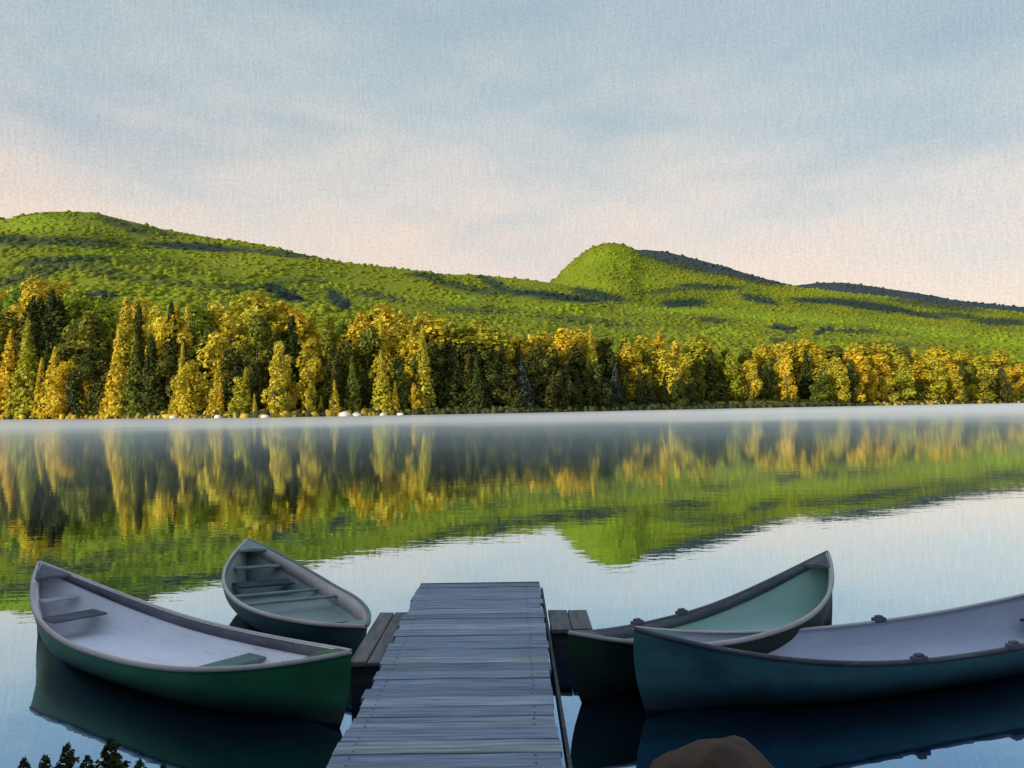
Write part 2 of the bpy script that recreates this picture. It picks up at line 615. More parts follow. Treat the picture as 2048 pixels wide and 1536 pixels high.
def hill_mesh(kind, name, pxs, ys_fn, m):
    G = []
    for px in pxs:
        ys = ys_fn(px)
        p = np.full_like(ys, px)
        G.append(np.stack([(p - 1024) / F * ys, ys, hill_z(kind, p, ys)], 1))
    G = np.array(G)
    nu, nv = G.shape[:2]
    I = np.arange(nu * nv).reshape(nu, nv)
    Q = np.stack([I[:-1, :-1].ravel(), I[1:, :-1].ravel(), I[1:, 1:].ravel(), I[:-1, 1:].ravel()], 1)
    A = G.reshape(-1, 3)
    ppx = A[:, 0] / A[:, 1] * F + 1024
    ppy = hor(ppx) - (A[:, 2] - EYE) / A[:, 1] * F
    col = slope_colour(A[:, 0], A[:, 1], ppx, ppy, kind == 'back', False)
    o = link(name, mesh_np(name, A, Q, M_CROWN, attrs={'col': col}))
    return tag(o, kind='structure')


# ------------------------------------------------------------------ hillside forest: crowns past counting
_t = (1 + 5 ** .5) / 2
ICO = np.array([(-1, _t, 0), (1, _t, 0), (-1, -_t, 0), (1, -_t, 0), (0, -1, _t), (0, 1, _t), (0, -1, -_t), (0, 1, -_t), (_t, 0, -1), (_t, 0, 1), (-_t, 0, -1), (-_t, 0, 1)])
ICO /= np.linalg.norm(ICO[0])
ICOF = np.array([(0, 11, 5), (0, 5, 1), (0, 1, 7), (0, 7, 10), (0, 10, 11), (1, 5, 9), (5, 11, 4), (11, 10, 2), (10, 7, 6), (7, 1, 8), (3, 9, 4), (3, 4, 2), (3, 2, 6), (3, 6, 8),
                 (3, 8, 9), (4, 9, 5), (2, 4, 11), (6, 2, 10), (8, 6, 7), (9, 8, 1)])


def crowns(name, P, rad, hgt, col, label, smooth=True):
    n = len(P)
    jit = 1 + rng.uniform(-.28, .28, (n, 12, 1))
    V = ICO[None] * jit * np.stack([rad, rad, hgt], 1)[:, None, :]
    th = rng.uniform(0, 6.28, n)
    c, s = np.cos(th)[:, None], np.sin(th)[:, None]
    V = np.stack([V[..., 0] * c - V[..., 1] * s, V[..., 0] * s + V[..., 1] * c, V[..., 2]], 2) + P[:, None, :]
    Fc = (ICOF[None] + (np.arange(n) * 12)[:, None, None]).reshape(-1, 3)
    o = link(name, mesh_np(name, V.reshape(-1, 3), Fc, M_CROWN, smooth, attrs={'col': np.repeat(col, 12, 0)}))
    return tag(o, label, 'forest', kind='stuff')


# shaded dells painted as dark patches, and pale birch stands on the slopes: (px, py, half width, half height, tilt, amount)
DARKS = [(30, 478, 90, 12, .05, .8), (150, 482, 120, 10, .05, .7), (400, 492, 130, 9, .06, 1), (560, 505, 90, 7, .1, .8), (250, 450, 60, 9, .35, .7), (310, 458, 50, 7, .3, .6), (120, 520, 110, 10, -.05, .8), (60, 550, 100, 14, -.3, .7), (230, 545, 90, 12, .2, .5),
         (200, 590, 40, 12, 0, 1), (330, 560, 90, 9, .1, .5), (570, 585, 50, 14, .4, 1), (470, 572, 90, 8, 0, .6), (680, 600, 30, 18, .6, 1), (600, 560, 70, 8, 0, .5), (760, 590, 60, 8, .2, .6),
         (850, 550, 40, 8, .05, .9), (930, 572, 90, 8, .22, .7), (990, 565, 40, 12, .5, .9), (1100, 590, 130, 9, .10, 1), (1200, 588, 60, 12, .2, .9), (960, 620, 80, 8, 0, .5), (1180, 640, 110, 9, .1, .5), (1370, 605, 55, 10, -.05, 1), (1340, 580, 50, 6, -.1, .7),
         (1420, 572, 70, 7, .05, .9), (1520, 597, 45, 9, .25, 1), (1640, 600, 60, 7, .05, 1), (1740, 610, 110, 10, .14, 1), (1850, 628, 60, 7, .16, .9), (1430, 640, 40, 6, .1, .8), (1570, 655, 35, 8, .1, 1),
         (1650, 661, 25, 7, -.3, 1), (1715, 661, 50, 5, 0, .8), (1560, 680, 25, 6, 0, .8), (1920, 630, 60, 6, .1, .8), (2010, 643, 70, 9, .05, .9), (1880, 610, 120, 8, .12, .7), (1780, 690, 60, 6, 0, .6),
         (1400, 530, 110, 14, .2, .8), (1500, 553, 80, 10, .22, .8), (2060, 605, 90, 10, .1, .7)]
LIMES = [(70, 445, 80, 18, 0, .9), (250, 505, 150, 9, 0, .7), (330, 590, 40, 8, 0, 1), (500, 590, 35, 8, 0, 1), (930, 597, 30, 8, 0, 1.0), (450, 560, 120, 14, .1, .4), (650, 565, 120, 12, .15, .5), (1380, 620, 150, 7, 0, .9), (1600, 636, 160, 9, .05, .9),
         (1850, 660, 120, 10, .1, .9), (2010, 680, 70, 18, 0, .9), (1180, 560, 60, 30, .3, .6), (1230, 520, 60, 30, 0, .7), (1300, 560, 60, 14, .1, .6), (1100, 612, 120, 8, 0, .7), (1450, 662, 60, 9, 0, .7), (1650, 690, 50, 7, 0, .8), (1700, 585, 90, 6, .1, .6), (470, 475, 60, 6, .2, .6)]


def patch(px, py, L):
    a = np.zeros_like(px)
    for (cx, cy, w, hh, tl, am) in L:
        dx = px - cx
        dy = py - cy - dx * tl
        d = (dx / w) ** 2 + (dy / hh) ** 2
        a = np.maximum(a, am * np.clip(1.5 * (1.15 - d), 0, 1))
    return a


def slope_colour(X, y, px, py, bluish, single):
    """slope colour there: green wood, lime stands, scattered spruces, painted shade patches"""
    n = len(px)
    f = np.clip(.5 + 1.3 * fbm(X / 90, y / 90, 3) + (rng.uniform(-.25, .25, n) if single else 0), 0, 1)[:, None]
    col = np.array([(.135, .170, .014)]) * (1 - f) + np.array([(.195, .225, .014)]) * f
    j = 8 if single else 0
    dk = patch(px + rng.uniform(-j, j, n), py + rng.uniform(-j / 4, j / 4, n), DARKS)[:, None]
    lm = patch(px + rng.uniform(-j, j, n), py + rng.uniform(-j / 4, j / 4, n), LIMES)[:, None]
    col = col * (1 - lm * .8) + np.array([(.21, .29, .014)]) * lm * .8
    spruce = np.array([(.026, .046, .036)]) if not bluish else np.array([(.034, .052, .078)])  # dark tone of the painted shade patches and of single spruces
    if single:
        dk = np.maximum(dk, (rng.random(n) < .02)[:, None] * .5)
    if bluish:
        dk = np.maximum(dk, .93)  # back ridge: its shadow side and haze are put into the colour
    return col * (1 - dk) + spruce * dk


def forest(kind, n, px0, px1, ya, yb, r0, r1, label, bluish=0):
    px = rng.uniform(px0, px1, n)
    s = rng.uniform(0, 1, n)
    lo = shore(px) + 55 if kind == 'near' else np.full(n, float(ya))
    y = lo * (yb / lo) ** s
    z = hill_z(kind, px, y)
    ok = z > 2
    px, y, z = px[ok], y[ok], z[ok]
    n = len(px)
    rad = rng.uniform(r0, r1, n)
    pick = rng.random(n)
    hgt = rad * np.where(pick < .10, rng.uniform(.7, 1.0, n), rng.uniform(.36, .55, n))
    rad = rad * np.where(pick < .25, .8, 1)
    X = (px - 1024) / F * y
    P = np.stack([X, y, z + hgt * .35 - .22 * (r0 + r1)], 1)
    py = hor(px) - (P[:, 2] + hgt * .5 - EYE) / y * F
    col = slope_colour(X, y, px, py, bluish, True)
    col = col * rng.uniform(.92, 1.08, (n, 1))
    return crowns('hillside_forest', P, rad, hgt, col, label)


u = np.linspace(0, 1, 150)
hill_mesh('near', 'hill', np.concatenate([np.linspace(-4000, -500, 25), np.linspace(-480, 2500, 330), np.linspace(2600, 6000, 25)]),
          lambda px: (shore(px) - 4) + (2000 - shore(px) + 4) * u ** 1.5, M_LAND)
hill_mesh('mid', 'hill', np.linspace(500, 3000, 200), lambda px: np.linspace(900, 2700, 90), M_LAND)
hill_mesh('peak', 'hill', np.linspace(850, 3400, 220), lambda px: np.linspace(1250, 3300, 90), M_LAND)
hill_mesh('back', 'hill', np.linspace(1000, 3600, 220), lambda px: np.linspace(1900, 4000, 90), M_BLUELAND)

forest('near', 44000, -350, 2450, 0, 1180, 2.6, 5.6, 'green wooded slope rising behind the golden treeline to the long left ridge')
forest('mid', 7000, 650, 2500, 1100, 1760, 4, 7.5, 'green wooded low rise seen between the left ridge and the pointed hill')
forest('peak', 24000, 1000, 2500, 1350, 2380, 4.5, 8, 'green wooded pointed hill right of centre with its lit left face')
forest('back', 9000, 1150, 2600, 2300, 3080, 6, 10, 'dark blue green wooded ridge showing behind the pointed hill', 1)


# ------------------------------------------------------------------ tree meshes
def leaf_quads(P, size, outward, flat=.35):
    """one bent quad per point, facing roughly outward"""
    n = len(P)
    d = outward + rng.normal(0, .55, (n, 3))
    d /= np.linalg.norm(d, axis=1)[:, None] + 1e-6
    a = np.cross(d, rng.normal(0, 1, (n, 3)))
    a /= np.linalg.norm(a, axis=1)[:, None] + 1e-6
    b = np.cross(d, a)
    sa = (size * rng.uniform(.6, 1.2, n))[:, None]
    sb = (size * rng.uniform(.6, 1.2, n))[:, None]
    V = np.stack([P - a * sa, P - b * sb + d * flat * sa, P + a * sa, P + b * sb - d * flat * sa * .4], 1)
    return V.reshape(-1, 3), np.arange(n * 4).reshape(n, 4)


def conifer(h, w, n, m, seed, size=.75, droop=.35, base=.06, power=.9):
    global rng
    rng = np.random.default_rng(seed)
    nb = int(n / 9)
    ub = np.sort(rng.uniform(0, 1, nb) ** 1.15)
    ang = rng.uniform(0, 6.283, nb)
    rb = (1 - ub) ** power * w * rng.uniform(.55, 1.1, nb) + .015 * h
    k = 9
    tt = rng.uniform(.25, 1.0, (nb, k)) ** .7
    z = (base + (1 - base) * ub)[:, None] * h - droop * tt * rb[:, None] + rng.normal(0, .022 * h, (nb, k))
    an = ang[:, None] + rng.normal(0, .16, (nb, k)) / (tt + .2)
    rr = tt * rb[:, None]
    P = np.stack([np.cos(an) * rr, np.sin(an) * rr, z], 2).reshape(-1, 3)
    out = np.stack([np.cos(an), np.sin(an), np.full_like(an, .45)], 2).reshape(-1, 3)
    V, Q = leaf_quads(P, size * (.45 + .55 * np.repeat(1 - ub, k)), out)
    v = np.clip(np.repeat(np.repeat(rng.uniform(.1, .9, nb), k), 4) + rng.uniform(-.15, .15, len(V)), 0, 1)
    top = np.array([[0, 0, h * 1.03], [.022 * h, 0, h * .93], [-.012 * h, .02 * h, h * .93], [-.012 * h, -.02 * h, h * .93]])
    V = np.concatenate([V, top])
    v = np.concatenate([v, [.5] * 4])
    o = len(V) - 4
    cr = mesh_np('crown', V, [Q, np.array([[o, o + 1, o + 2], [o, o + 2, o + 3], [o, o + 3, o + 1]])], m, False, attrs={'v': v})
    mb = MB()
    mb.tube([(0, 0, -.6), (0, 0, h * .3), (.005 * h, .003 * h, h * .97)], [h * .022, h * .016, h * .003], 6)
    for i in range(0, nb, max(1, nb // 14)):
        zz = (base + (1 - base) * ub[i]) * h
        mb.tube([(0, 0, zz), (math.cos(ang[i]) * rb[i] * .85, math.sin(ang[i]) * rb[i] * .85, zz - droop * rb[i] * .7)], [h * .007, h * .002], 4)
    tr = bpy.data.meshes.new('trunk')
    tr.from_pydata(mb.V, [], mb.F)
    tr.materials.append(M_BARK)
    return cr, tr


def broadleaf(h, w, n, m, seed, size=.7, low=.22, lobes=11, tall=1.0):
    global rng
    rng = np.random.default_rng(seed)
    Cn, Rd = [], []
    for i in range(lobes):
        uu = (i + .5) / lobes
        zz = h * (low + (.93 - low) * uu)
        ww = w * math.sin(math.pi * min(1, .16 + .78 * uu)) ** .8
        a = rng.uniform(0, 6.283)
        q = ww * rng.uniform(.25, .62)
        Cn.append((math.cos(a) * q, math.sin(a) * q, zz))
        Rd.append(w * rng.uniform(.34, .58) * (1 - .35 * uu))
    Cn, Rd = np.array(Cn), np.array(Rd)
    idx = rng.choice(lobes, n, p=Rd ** 2 / (Rd ** 2).sum())
    d = rng.normal(0, 1, (n, 3))
    d /= np.linalg.norm(d, axis=1)[:, None]
    d[:, 2] *= 1.15 * tall
    P = Cn[idx] + d * Rd[idx][:, None] * (rng.uniform(.55, 1.0, n) ** .5)[:, None]
    P[:, 2] += rng.normal(0, .2, n)
    V, Q = leaf_quads(P, np.full(n, size), d + np.array([0, 0, .3]))
    lobe_v = rng.uniform(.15, .85, lobes)
    v = np.clip(np.repeat(lobe_v[idx], 4) + np.repeat(rng.uniform(-.25, .25, n), 4), 0, 1)
    cr = mesh_np('crown', V, Q, m, False, attrs={'v': v})
    mb = MB()
    mb.tube([(0, 0, -.6), (.1, 0, h * .35), (0, .1, h * .85)], [h * .018 + .05, h * .012 + .04, .04], 6)
    for i in range(lobes):
        st = max(h * .15, Cn[i][2] - Rd[i] - h * .12)
        mb.tube([(0, 0, st), tuple(Cn[i])], [.11, .04], 4)
    tr = bpy.data.meshes.new('trunk')
    tr.from_pydata(mb.V, [], mb.F)
    tr.materials.append(M_BARK)
    return cr, tr


# all prototypes are 10 units tall and scaled to the tree's height
PROTO = {}
for k, mm in (('gold', M_GOLD), ('olive', M_OLIVE), ('lime', M_LIME)):
    PROTO[k + '_round'] = [broadleaf(10, 2.9, 3000, mm, 100 + i, .23, .12, 16) for i in range(4)]
    PROTO[k + '_tall'] = [broadleaf(10, 1.9, 2400, mm, 140 + i, .22, .08, 17) for i in range(3)]
for k, mm in (('gold', M_GOLD), ('olive', M_OLIVE), ('dark', M_DARK), ('blue', M_BLUEDARK)):
    PROTO[k + '_spire'] = [conifer(10, 2.0, 3000, mm, 200 + i, .26) for i in range(4)]
    PROTO[k + '_slim'] = [conifer(10, 1.15, 2000, mm, 240 + i, .22, .3) for i in range(3)]
PROTO['dark_round'] = [broadleaf(10, 2.8, 3000, M_DARK, 300 + i, .24, .1, 15) for i in range(3)]
rng = np.random.default_rng(11)


def tree(kind, px, y, height, label, group=None, wide=1.0, name=None, lean=0.0, zz=None):
    cr, tr = PROTO[kind][random.randrange(len(PROTO[kind]))]
    nm = name or {'spire': 'conifer_tree', 'slim': 'conifer_tree', 'round': 'broadleaf_tree', 'tall': 'broadleaf_tree'}[kind.split('_')[1]]
    o = bpy.data.objects.new(nm, None)
    C.objects.link(o)
    z = float(hill_z('near', np.array([float(px)]), np.array([float(y)]))[0]) if zz is None else zz
    o.location = ((px - 1024) / F * y, y, max(z, .1))
    k = height / 10
    o.scale = (k * wide, k * wide, k)
    o.rotation_euler = (R(random.uniform(-2, 2)), R(random.uniform(-2, 2) + lean), random.uniform(0, 6.28))
    if lean:
        o.rotation_euler = (0, R(lean), 0)
    tag(o, label, 'tree', group)
    link('crown', cr, o)
    link('trunk', tr, o)
    return o


def z_at(px, y):
    return max(.1, float(hill_z('near', np.array([float(px)]), np.array([float(y)]))[0]))


def h_for(px, y, py):
    """tree height so that its top shows at picture row py"""
    return (hor(px) - py) / F * y + EYE - z_at(px, y)


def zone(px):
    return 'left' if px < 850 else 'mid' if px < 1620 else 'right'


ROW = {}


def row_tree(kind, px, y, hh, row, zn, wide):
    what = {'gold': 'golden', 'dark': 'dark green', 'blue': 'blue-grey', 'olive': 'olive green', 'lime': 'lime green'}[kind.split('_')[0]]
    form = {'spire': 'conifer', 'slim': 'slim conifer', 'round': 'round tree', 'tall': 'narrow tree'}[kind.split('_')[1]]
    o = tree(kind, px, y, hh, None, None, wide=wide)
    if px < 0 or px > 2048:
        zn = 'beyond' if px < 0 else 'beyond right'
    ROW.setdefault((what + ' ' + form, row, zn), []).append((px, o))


WHERE = {'left': 'left of the dark belt', 'mid': 'in the dark belt', 'right': 'right of the dark belt', 'beyond': 'past the left edge', 'beyond right': 'past the right edge'}
px = -260.0
while px < 2330:                                             # back row: golden tops
    y = float(shore(px)) + random.uniform(30, 46)
    zn = zone(px)
    lv = random.random()
    kind = random.choice(['gold_round', 'gold_round', 'gold_round', 'gold_tall', 'gold_spire']) if lv < .86 else ('olive_tall' if zn != 'left' else 'lime_round')
    top = float(tops(px)) + random.uniform(-8, 14)
    hh = h_for(px, y, top)
    row_tree(kind, px, y, hh, 'back row', zn, random.uniform(.95, 1.25) * (1.0 if zn == 'left' else 1.45 if zn == 'mid' else 1.6))
    px += random.uniform(26, 38)
px = -240.0
while px < 2310:                                             # middle row
    y = float(shore(px)) + random.uniform(15, 26)
    zn = zone(px)
    T = float(tops(px))
    wide = random.uniform(.9, 1.25)
    if zn == 'left':
        kind = random.choice(['dark_spire', 'gold_round', 'olive_spire', 'olive_round', 'gold_spire', 'olive_round', 'gold_tall', 'olive_tall'])
        top = T + random.uniform(26, 70)
        wide *= 1.15
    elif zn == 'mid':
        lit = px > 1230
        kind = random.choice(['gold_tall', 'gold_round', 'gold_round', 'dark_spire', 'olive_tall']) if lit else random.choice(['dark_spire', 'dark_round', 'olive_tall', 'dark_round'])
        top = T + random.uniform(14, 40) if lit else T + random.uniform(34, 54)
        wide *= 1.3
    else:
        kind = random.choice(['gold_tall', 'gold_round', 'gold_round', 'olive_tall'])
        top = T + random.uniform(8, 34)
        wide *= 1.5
    row_tree(kind, px, y, h_for(px, y, top), 'middle row', zn, wide)
    px += random.uniform(27, 42)
px = -240.0
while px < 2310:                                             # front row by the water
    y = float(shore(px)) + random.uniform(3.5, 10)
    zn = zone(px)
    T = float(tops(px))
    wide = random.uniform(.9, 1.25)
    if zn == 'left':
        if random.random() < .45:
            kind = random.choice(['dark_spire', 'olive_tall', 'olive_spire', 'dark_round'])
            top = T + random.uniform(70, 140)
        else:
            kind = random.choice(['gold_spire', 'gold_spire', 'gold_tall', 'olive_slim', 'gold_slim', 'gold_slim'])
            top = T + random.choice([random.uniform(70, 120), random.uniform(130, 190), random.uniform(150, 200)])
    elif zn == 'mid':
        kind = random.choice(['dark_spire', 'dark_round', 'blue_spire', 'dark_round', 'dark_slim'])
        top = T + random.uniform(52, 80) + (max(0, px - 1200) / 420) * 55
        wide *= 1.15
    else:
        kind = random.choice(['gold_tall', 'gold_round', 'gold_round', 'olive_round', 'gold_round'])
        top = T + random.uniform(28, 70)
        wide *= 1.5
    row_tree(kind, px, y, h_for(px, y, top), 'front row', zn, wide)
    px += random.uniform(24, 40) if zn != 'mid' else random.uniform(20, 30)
px = 20.0
while px < 850:                                              # young golden trees right at the water on the left
    kind = random.choice(['gold_slim', 'gold_spire', 'gold_slim', 'gold_tall', 'gold_round'])
    y = float(shore(px)) + random.uniform(1.5, 3.2)
    row_tree(kind, px, y, h_for(px, y, float(tops(px)) + random.uniform(120, 215)), 'waterline row', 'left', random.uniform(.8, 1.5))
    px += random.uniform(24, 62)
ORD = 'first second third fourth fifth sixth seventh eighth ninth tenth eleventh twelfth thirteenth fourteenth fifteenth sixteenth seventeenth eighteenth nineteenth twentieth'.split()
for (what, row, zn), L in ROW.items():
    L.sort(key=lambda q: q[0])
    for i, (q, o) in enumerate(L):
        o['group'] = f'{row} trees of the far shore {WHERE[zn]}'
        if len(L) == 1:
            o['label'] = f'the only {what} in the {row} {WHERE[zn]}'
        else:
            o['label'] = f'{ORD[min(i, 19)]} {what} from left in the {row} {WHERE[zn]}'
# the ones that stand out
SOLO = [
    ('gold_slim', 358, 2.0, 688, .85, 3, 'narrow bright yellow spire at the waterline with a long yellow reflection'),
    ('gold_tall', 250, 6.0, 650, 1.0, 0, 'plump golden tree between two dark spruces on the left far shore'),
    ('gold_slim', 430, 2.6, 722, 1.5, 4, 'golden pointed tree just right of the narrow yellow spire'),
    ('gold_slim', 480, 2.2, 738, 2.2, 8, 'wide golden bush low beside the water, second right of the yellow spire'),
    ('gold_tall', 540, 2.6, 680, 1.0, 9, 'golden tree leaning right in front of dark spruces left of centre'),
    ('gold_spire', 765, 2.5, 700, 1.0, 0, 'golden cone shaped tree at the left edge of the dark belt'),
    ('gold_slim', 848, 5.0, 655, 1.2, 0, 'slender golden tree where the dark belt begins'),
    ('dark_slim', 275, 12, 610, 1.0, 0, 'thin dark spruce whose tip stands against the golden crowns'),
    ('dark_spire', 340, 13, 606, .8, 0, 'tall dark spruce above the narrow yellow spire'),
    ('dark_spire', 95, 14, 580, 1.0, 0, 'tallest dark spruce near the left end of the shore'),
    ('gold_tall', 120, 3.2, 745, .9, 0, 'low golden tree near the left end of the far shore'),
    ('dark_round', 1700, 5.5, 722, .9, 0, 'round dark green tree amid golden trees on the right shore'),
    ('dark_spire', 1922, 3.0, 722, 1.0, 0, 'dark pointed tree amid golden trees near the right end'),
    ('dark_round', 2006, 3.0, 738, 1.0, 0, 'rounded dark tree at the far right end of the shore'),
    ('gold_spire', 1185, 26, 652, .8, 0, 'small golden pointed top above the dark belt right of centre'),
]
for kind, px, dy, top, wide, lean, lab in SOLO:
    y = float(shore(px)) + dy
    tree(kind, px, y, h_for(px, y, top), lab, wide=wide, lean=lean)

# shrubs and reeds along the far bank: one mass
n = 2600
px = rng.uniform(-450, 2500, n)
y = shore(px) + rng.uniform(-.5, 5, n)
hz = np.maximum(hill_z('near', px, y), 0)
rad = rng.uniform(.5, 1.2, n)
g = rng.random(n)
mid = ((px > 820) & (px < 1750))
col = np.where((g < .45)[:, None] & ~mid[:, None], np.array([(.42, .29, .04)]), np.array([(.06, .065, .025)]))
crowns('shore_shrubs', np.stack([(px - 1024) / F * y, y, hz + .2], 1), rad, rad * rng.uniform(.7, 1.5, n), col * rng.uniform(.7, 1.3, (n, 1)),
       'low brown and yellow shrubs along the far waterline')['category'] = 'shrubs'


# ------------------------------------------------------------------ boulders
def boulder(name, loc, size, m, label, seed, flat=.7, group=None, sub=3, amp=.35):
    import bmesh
    bm = bmesh.new()
    bmesh.ops.create_icosphere(bm, subdivisions=sub, radius=1)
    from mathutils import noise as mn
    for v in bm.verts:
        nn = mn.noise(v.co * 1.1 + Vector((seed * 3.1, 0, 0))) * amp + mn.noise(v.co * 3 + Vector((0, seed, 0))) * .10
        v.co *= 1 + nn
        v.co = Vector((v.co.x * size[0], v.co.y * size[1], v.co.z * size[2]))
    me = bpy.data.meshes.new(name)
    bm.to_mesh(me)
    bm.free()
    me.materials.append(m)
    me.polygons.foreach_set('use_smooth', [True] * len(me.polygons))
    o = link(name, me)
    o.location = loc
    return tag(o, label, 'boulder', group)


for i, (px, s, lab) in enumerate([(437, 1.0, 'small white boulder at the far waterline, leftmost of the row'),
                                  (530, 1.0, 'white boulder at the far waterline second from the left'),
                                  (690, 1.5, 'larger white boulder on the far shore beside a smaller one'),
                                  (712, 1.1, 'smaller white boulder touching the larger one on the far shore'),
                                  (766, .9, 'white boulder on the far shore below the golden cone tree'),
                                  (800, .9, 'rightmost white boulder at the far waterline'),
                                  (347, 1.1, 'pale boulder at the foot of the narrow yellow spire')]):
    y = float(shore(px)) - 1.0
    boulder('boulder', ((px - 1024) / F * y, y, .15), (s, s * .8, s * .62), M_ROCKWH, lab, i + 2, sub=2)

boulder('boulder', (1.02, 3.80, -.04), (.42, .33, .41), M_ROCKBR, 'smooth brown boulder in the shallows below the blue canoe', 21, sub=4, amp=.12)


# ------------------------------------------------------------------ canoes
def smooth01(x):
    x = max(0, min(1, x))
    return x * x * (3 - 2 * x)


class Canoe:
    """hull form: x along the keel from stern (-1) to bow (+1), y across, z up, 0 at the waterline"""

    def __init__(s, L, B, free, end_s, end_b, draft=.06, blunt=2.6, thick=.02, blunt_s=2.6):
        s.L, s.B, s.free, s.es, s.eb, s.draft, s.blunt, s.th, s.blunt_s = L, B, free, end_s, end_b, draft, blunt, thick, blunt_s

    def half(s, t):
        bl = s.blunt if t > 0 else s.blunt_s
        return max(0.0, s.B / 2 * (1 - abs(t) ** bl) ** .95)

    def sheer(s, t):
        e = s.eb if t > 0 else s.es
        return s.free + (e - s.free) * abs(t) ** 2.3

    def keel(s, t):
        a = abs(t)
        return -s.draft + .06 * a ** 3

    def stem_x(s, t, v):
        """small curve of the stem: v=0 keel, 1 sheer"""
        a = abs(t)
        k = smooth01((a - .86) / .14)
        return (1 if t > 0 else -1) * k * (-.07 * (1 - v) ** 2 + .02 * math.sin(v * math.pi))

    def pt(s, t, v, side, inset=0.0):
        """v 0..1 from keel to sheer on one side (+1/-1)"""
        b = max(0.0, s.half(t) - inset)
        zk = s.keel(t) + inset
        zs = s.sheer(t)
        y = b * math.sin(min(1, v * 1.0) * math.pi / 2) ** .72
        # flat bottom, round bilge, near vertical side
        zz = zk + (zs - zk) * (1 - math.cos(v * math.pi / 2)) ** .9
        a = abs(t)
        sharp = smooth01((a - .45) / .55)
        y = y * (1 - sharp) + b * v ** .9 * sharp
        zlin = zk + (zs - zk) * v
        zz = zz * (1 - sharp) + zlin * sharp
        x = t * (s.L / 2 - inset * 1.2) + s.stem_x(t, v)
        if inset:                                            # floor boards keep the inside dry
            zz = max(zz, .085)
        return Vector((x, side * y, zz))

    def hull(s, root, m_out, m_in):
        nt_, nv = 56, 12
        V, Fq, MI = [], [], []

        def grid(inset, flip, mi):
            o = len(V)
            for i in range(nt_ + 1):
                t_ = -math.cos(math.pi * i / nt_)
                for side_v in range(-nv, nv + 1):
                    v = abs(side_v) / nv
                    V.append(s.pt(t_, v, -1 if side_v < 0 else 1, inset))
            w = 2 * nv + 1
            for i in range(nt_):
                for j in range(w - 1):
                    q = (o + i * w + j, o + (i + 1) * w + j, o + (i + 1) * w + j + 1, o + i * w + j + 1)
                    Fq.append(q if not flip else q[::-1])
                    MI.append(mi)
            return o, w
        o1, w = grid(0, True, 0)
        o2, w = grid(s.th, False, 1)
        for i in range(nt_):
            for j in (0, w - 1):
                q = (o1 + i * w + j, o1 + (i + 1) * w + j, o2 + (i + 1) * w + j, o2 + i * w + j)
                Fq.append(q)
                MI.append(1)
        me = bpy.data.meshes.new('hull')
        me.from_pydata(V, [], Fq)
        me.materials.append(m_out)
        me.materials.append(m_in)
        me.polygons.foreach_set('material_index', MI)
        me.polygons.foreach_set('use_smooth', [True] * len(Fq))
        me.update()
        return link('hull', me, root)

    def gunwale(s, root, side, m):
        mb = MB()
        n = 56
        rows = []
        for i in range(n + 1):
            t_ = -math.cos(math.pi * i / n)
            p = s.pt(t_, 1, side)
            a = abs(t_)
            wi = .020 if a < .97 else .012
            wo = .010
            yo = side * wo
            yi = -side * min(wi, abs(p.y) + .004)
            rows.append([p + Vector((0, yo, .012)), p + Vector((0, yi, .012)), p + Vector((0, yi, -.016)), p + Vector((0, yo, -.018))])
        V = [q for r in rows for q in r]
        Fq = []
        for i in range(n):
            for k in range(4):
                k2 = (k + 1) % 4
                Fq.append((i * 4 + k, i * 4 + k2, (i + 1) * 4 + k2, (i + 1) * 4 + k))
        Fq += [(0, 1, 2, 3), (n * 4 + 3, n * 4 + 2, n * 4 + 1, n * 4)]
        mb.add(V, Fq)
        return mb.build('gunwale', m, root, True)

    def inwale(s, root, side, m, wid=.07):
        """band along the inside just under the gunwale"""
        V, Fq = [], []
        n = 48
        for i in range(n + 1):
            t_ = -.96 + 1.92 * i / n
            p = s.pt(t_, 1, side, s.th)
            q = s.pt(t_, 1 - wid / (s.sheer(t_) - s.keel(t_)), side, s.th)
            iy = Vector((0, -side * .010, 0))
            V += [p + Vector((0, 0, -.004)), p + iy + Vector((0, 0, -.004)), q + iy, q]
        for i in range(n):
            for k in range(4):
                k2 = (k + 1) % 4
                Fq.append((i * 4 + k, i * 4 + k2, (i + 1) * 4 + k2, (i + 1) * 4 + k))
        mb = MB()
        mb.add(V, Fq)
        return mb.build('inwale', m, root, True)

    def deck(s, root, sgn, m, t0=.86):
        mb = MB()
        n = 8
        V = []
        for i in range(n + 1):
            t_ = sgn * (t0 + (.995 - t0) * i / n)
            b = max(.004, s.half(t_) - .006)
            z = s.sheer(t_) + .006
            crown = .02 * (1 - i / n)
            x = s.pt(t_, 1, 1).x
            V += [(x, -b, z), (x, 0, z + crown), (x, b, z), (x, b, z - .014), (x, -b, z - .014)]
        Fq = []
        for i in range(n):
            for k in range(5):
                k2 = (k + 1) % 5
                Fq.append((i * 5 + k, i * 5 + k2, (i + 1) * 5 + k2, (i + 1) * 5 + k))
        Fq += [(0, 1, 2, 3, 4), tuple(n * 5 + k for k in (4, 3, 2, 1, 0))]
        mb.add(V, Fq)
        return mb.build('deck', m, root)

    def bench(s, root, t_, m, width=.22, drop=.10, name='seat', thick=.022):
        z = s.sheer(t_) - drop
        x = t_ * s.L / 2
        b = 9
        for tt in (t_ - width / s.L, t_ + width / s.L):
            for zz in (z, z - thick):
                best = min((abs(s.pt(tt, v / 60, 1, s.th).z - zz), s.pt(tt, v / 60, 1, s.th).y) for v in range(5, 61))
                b = min(b, best[1])
        b -= .002
        mb = MB()
        mb.box((x - width / 2, -b, z - thick), (x + width / 2, b, z))
        return mb.build(name, m, root, bevel=.006)

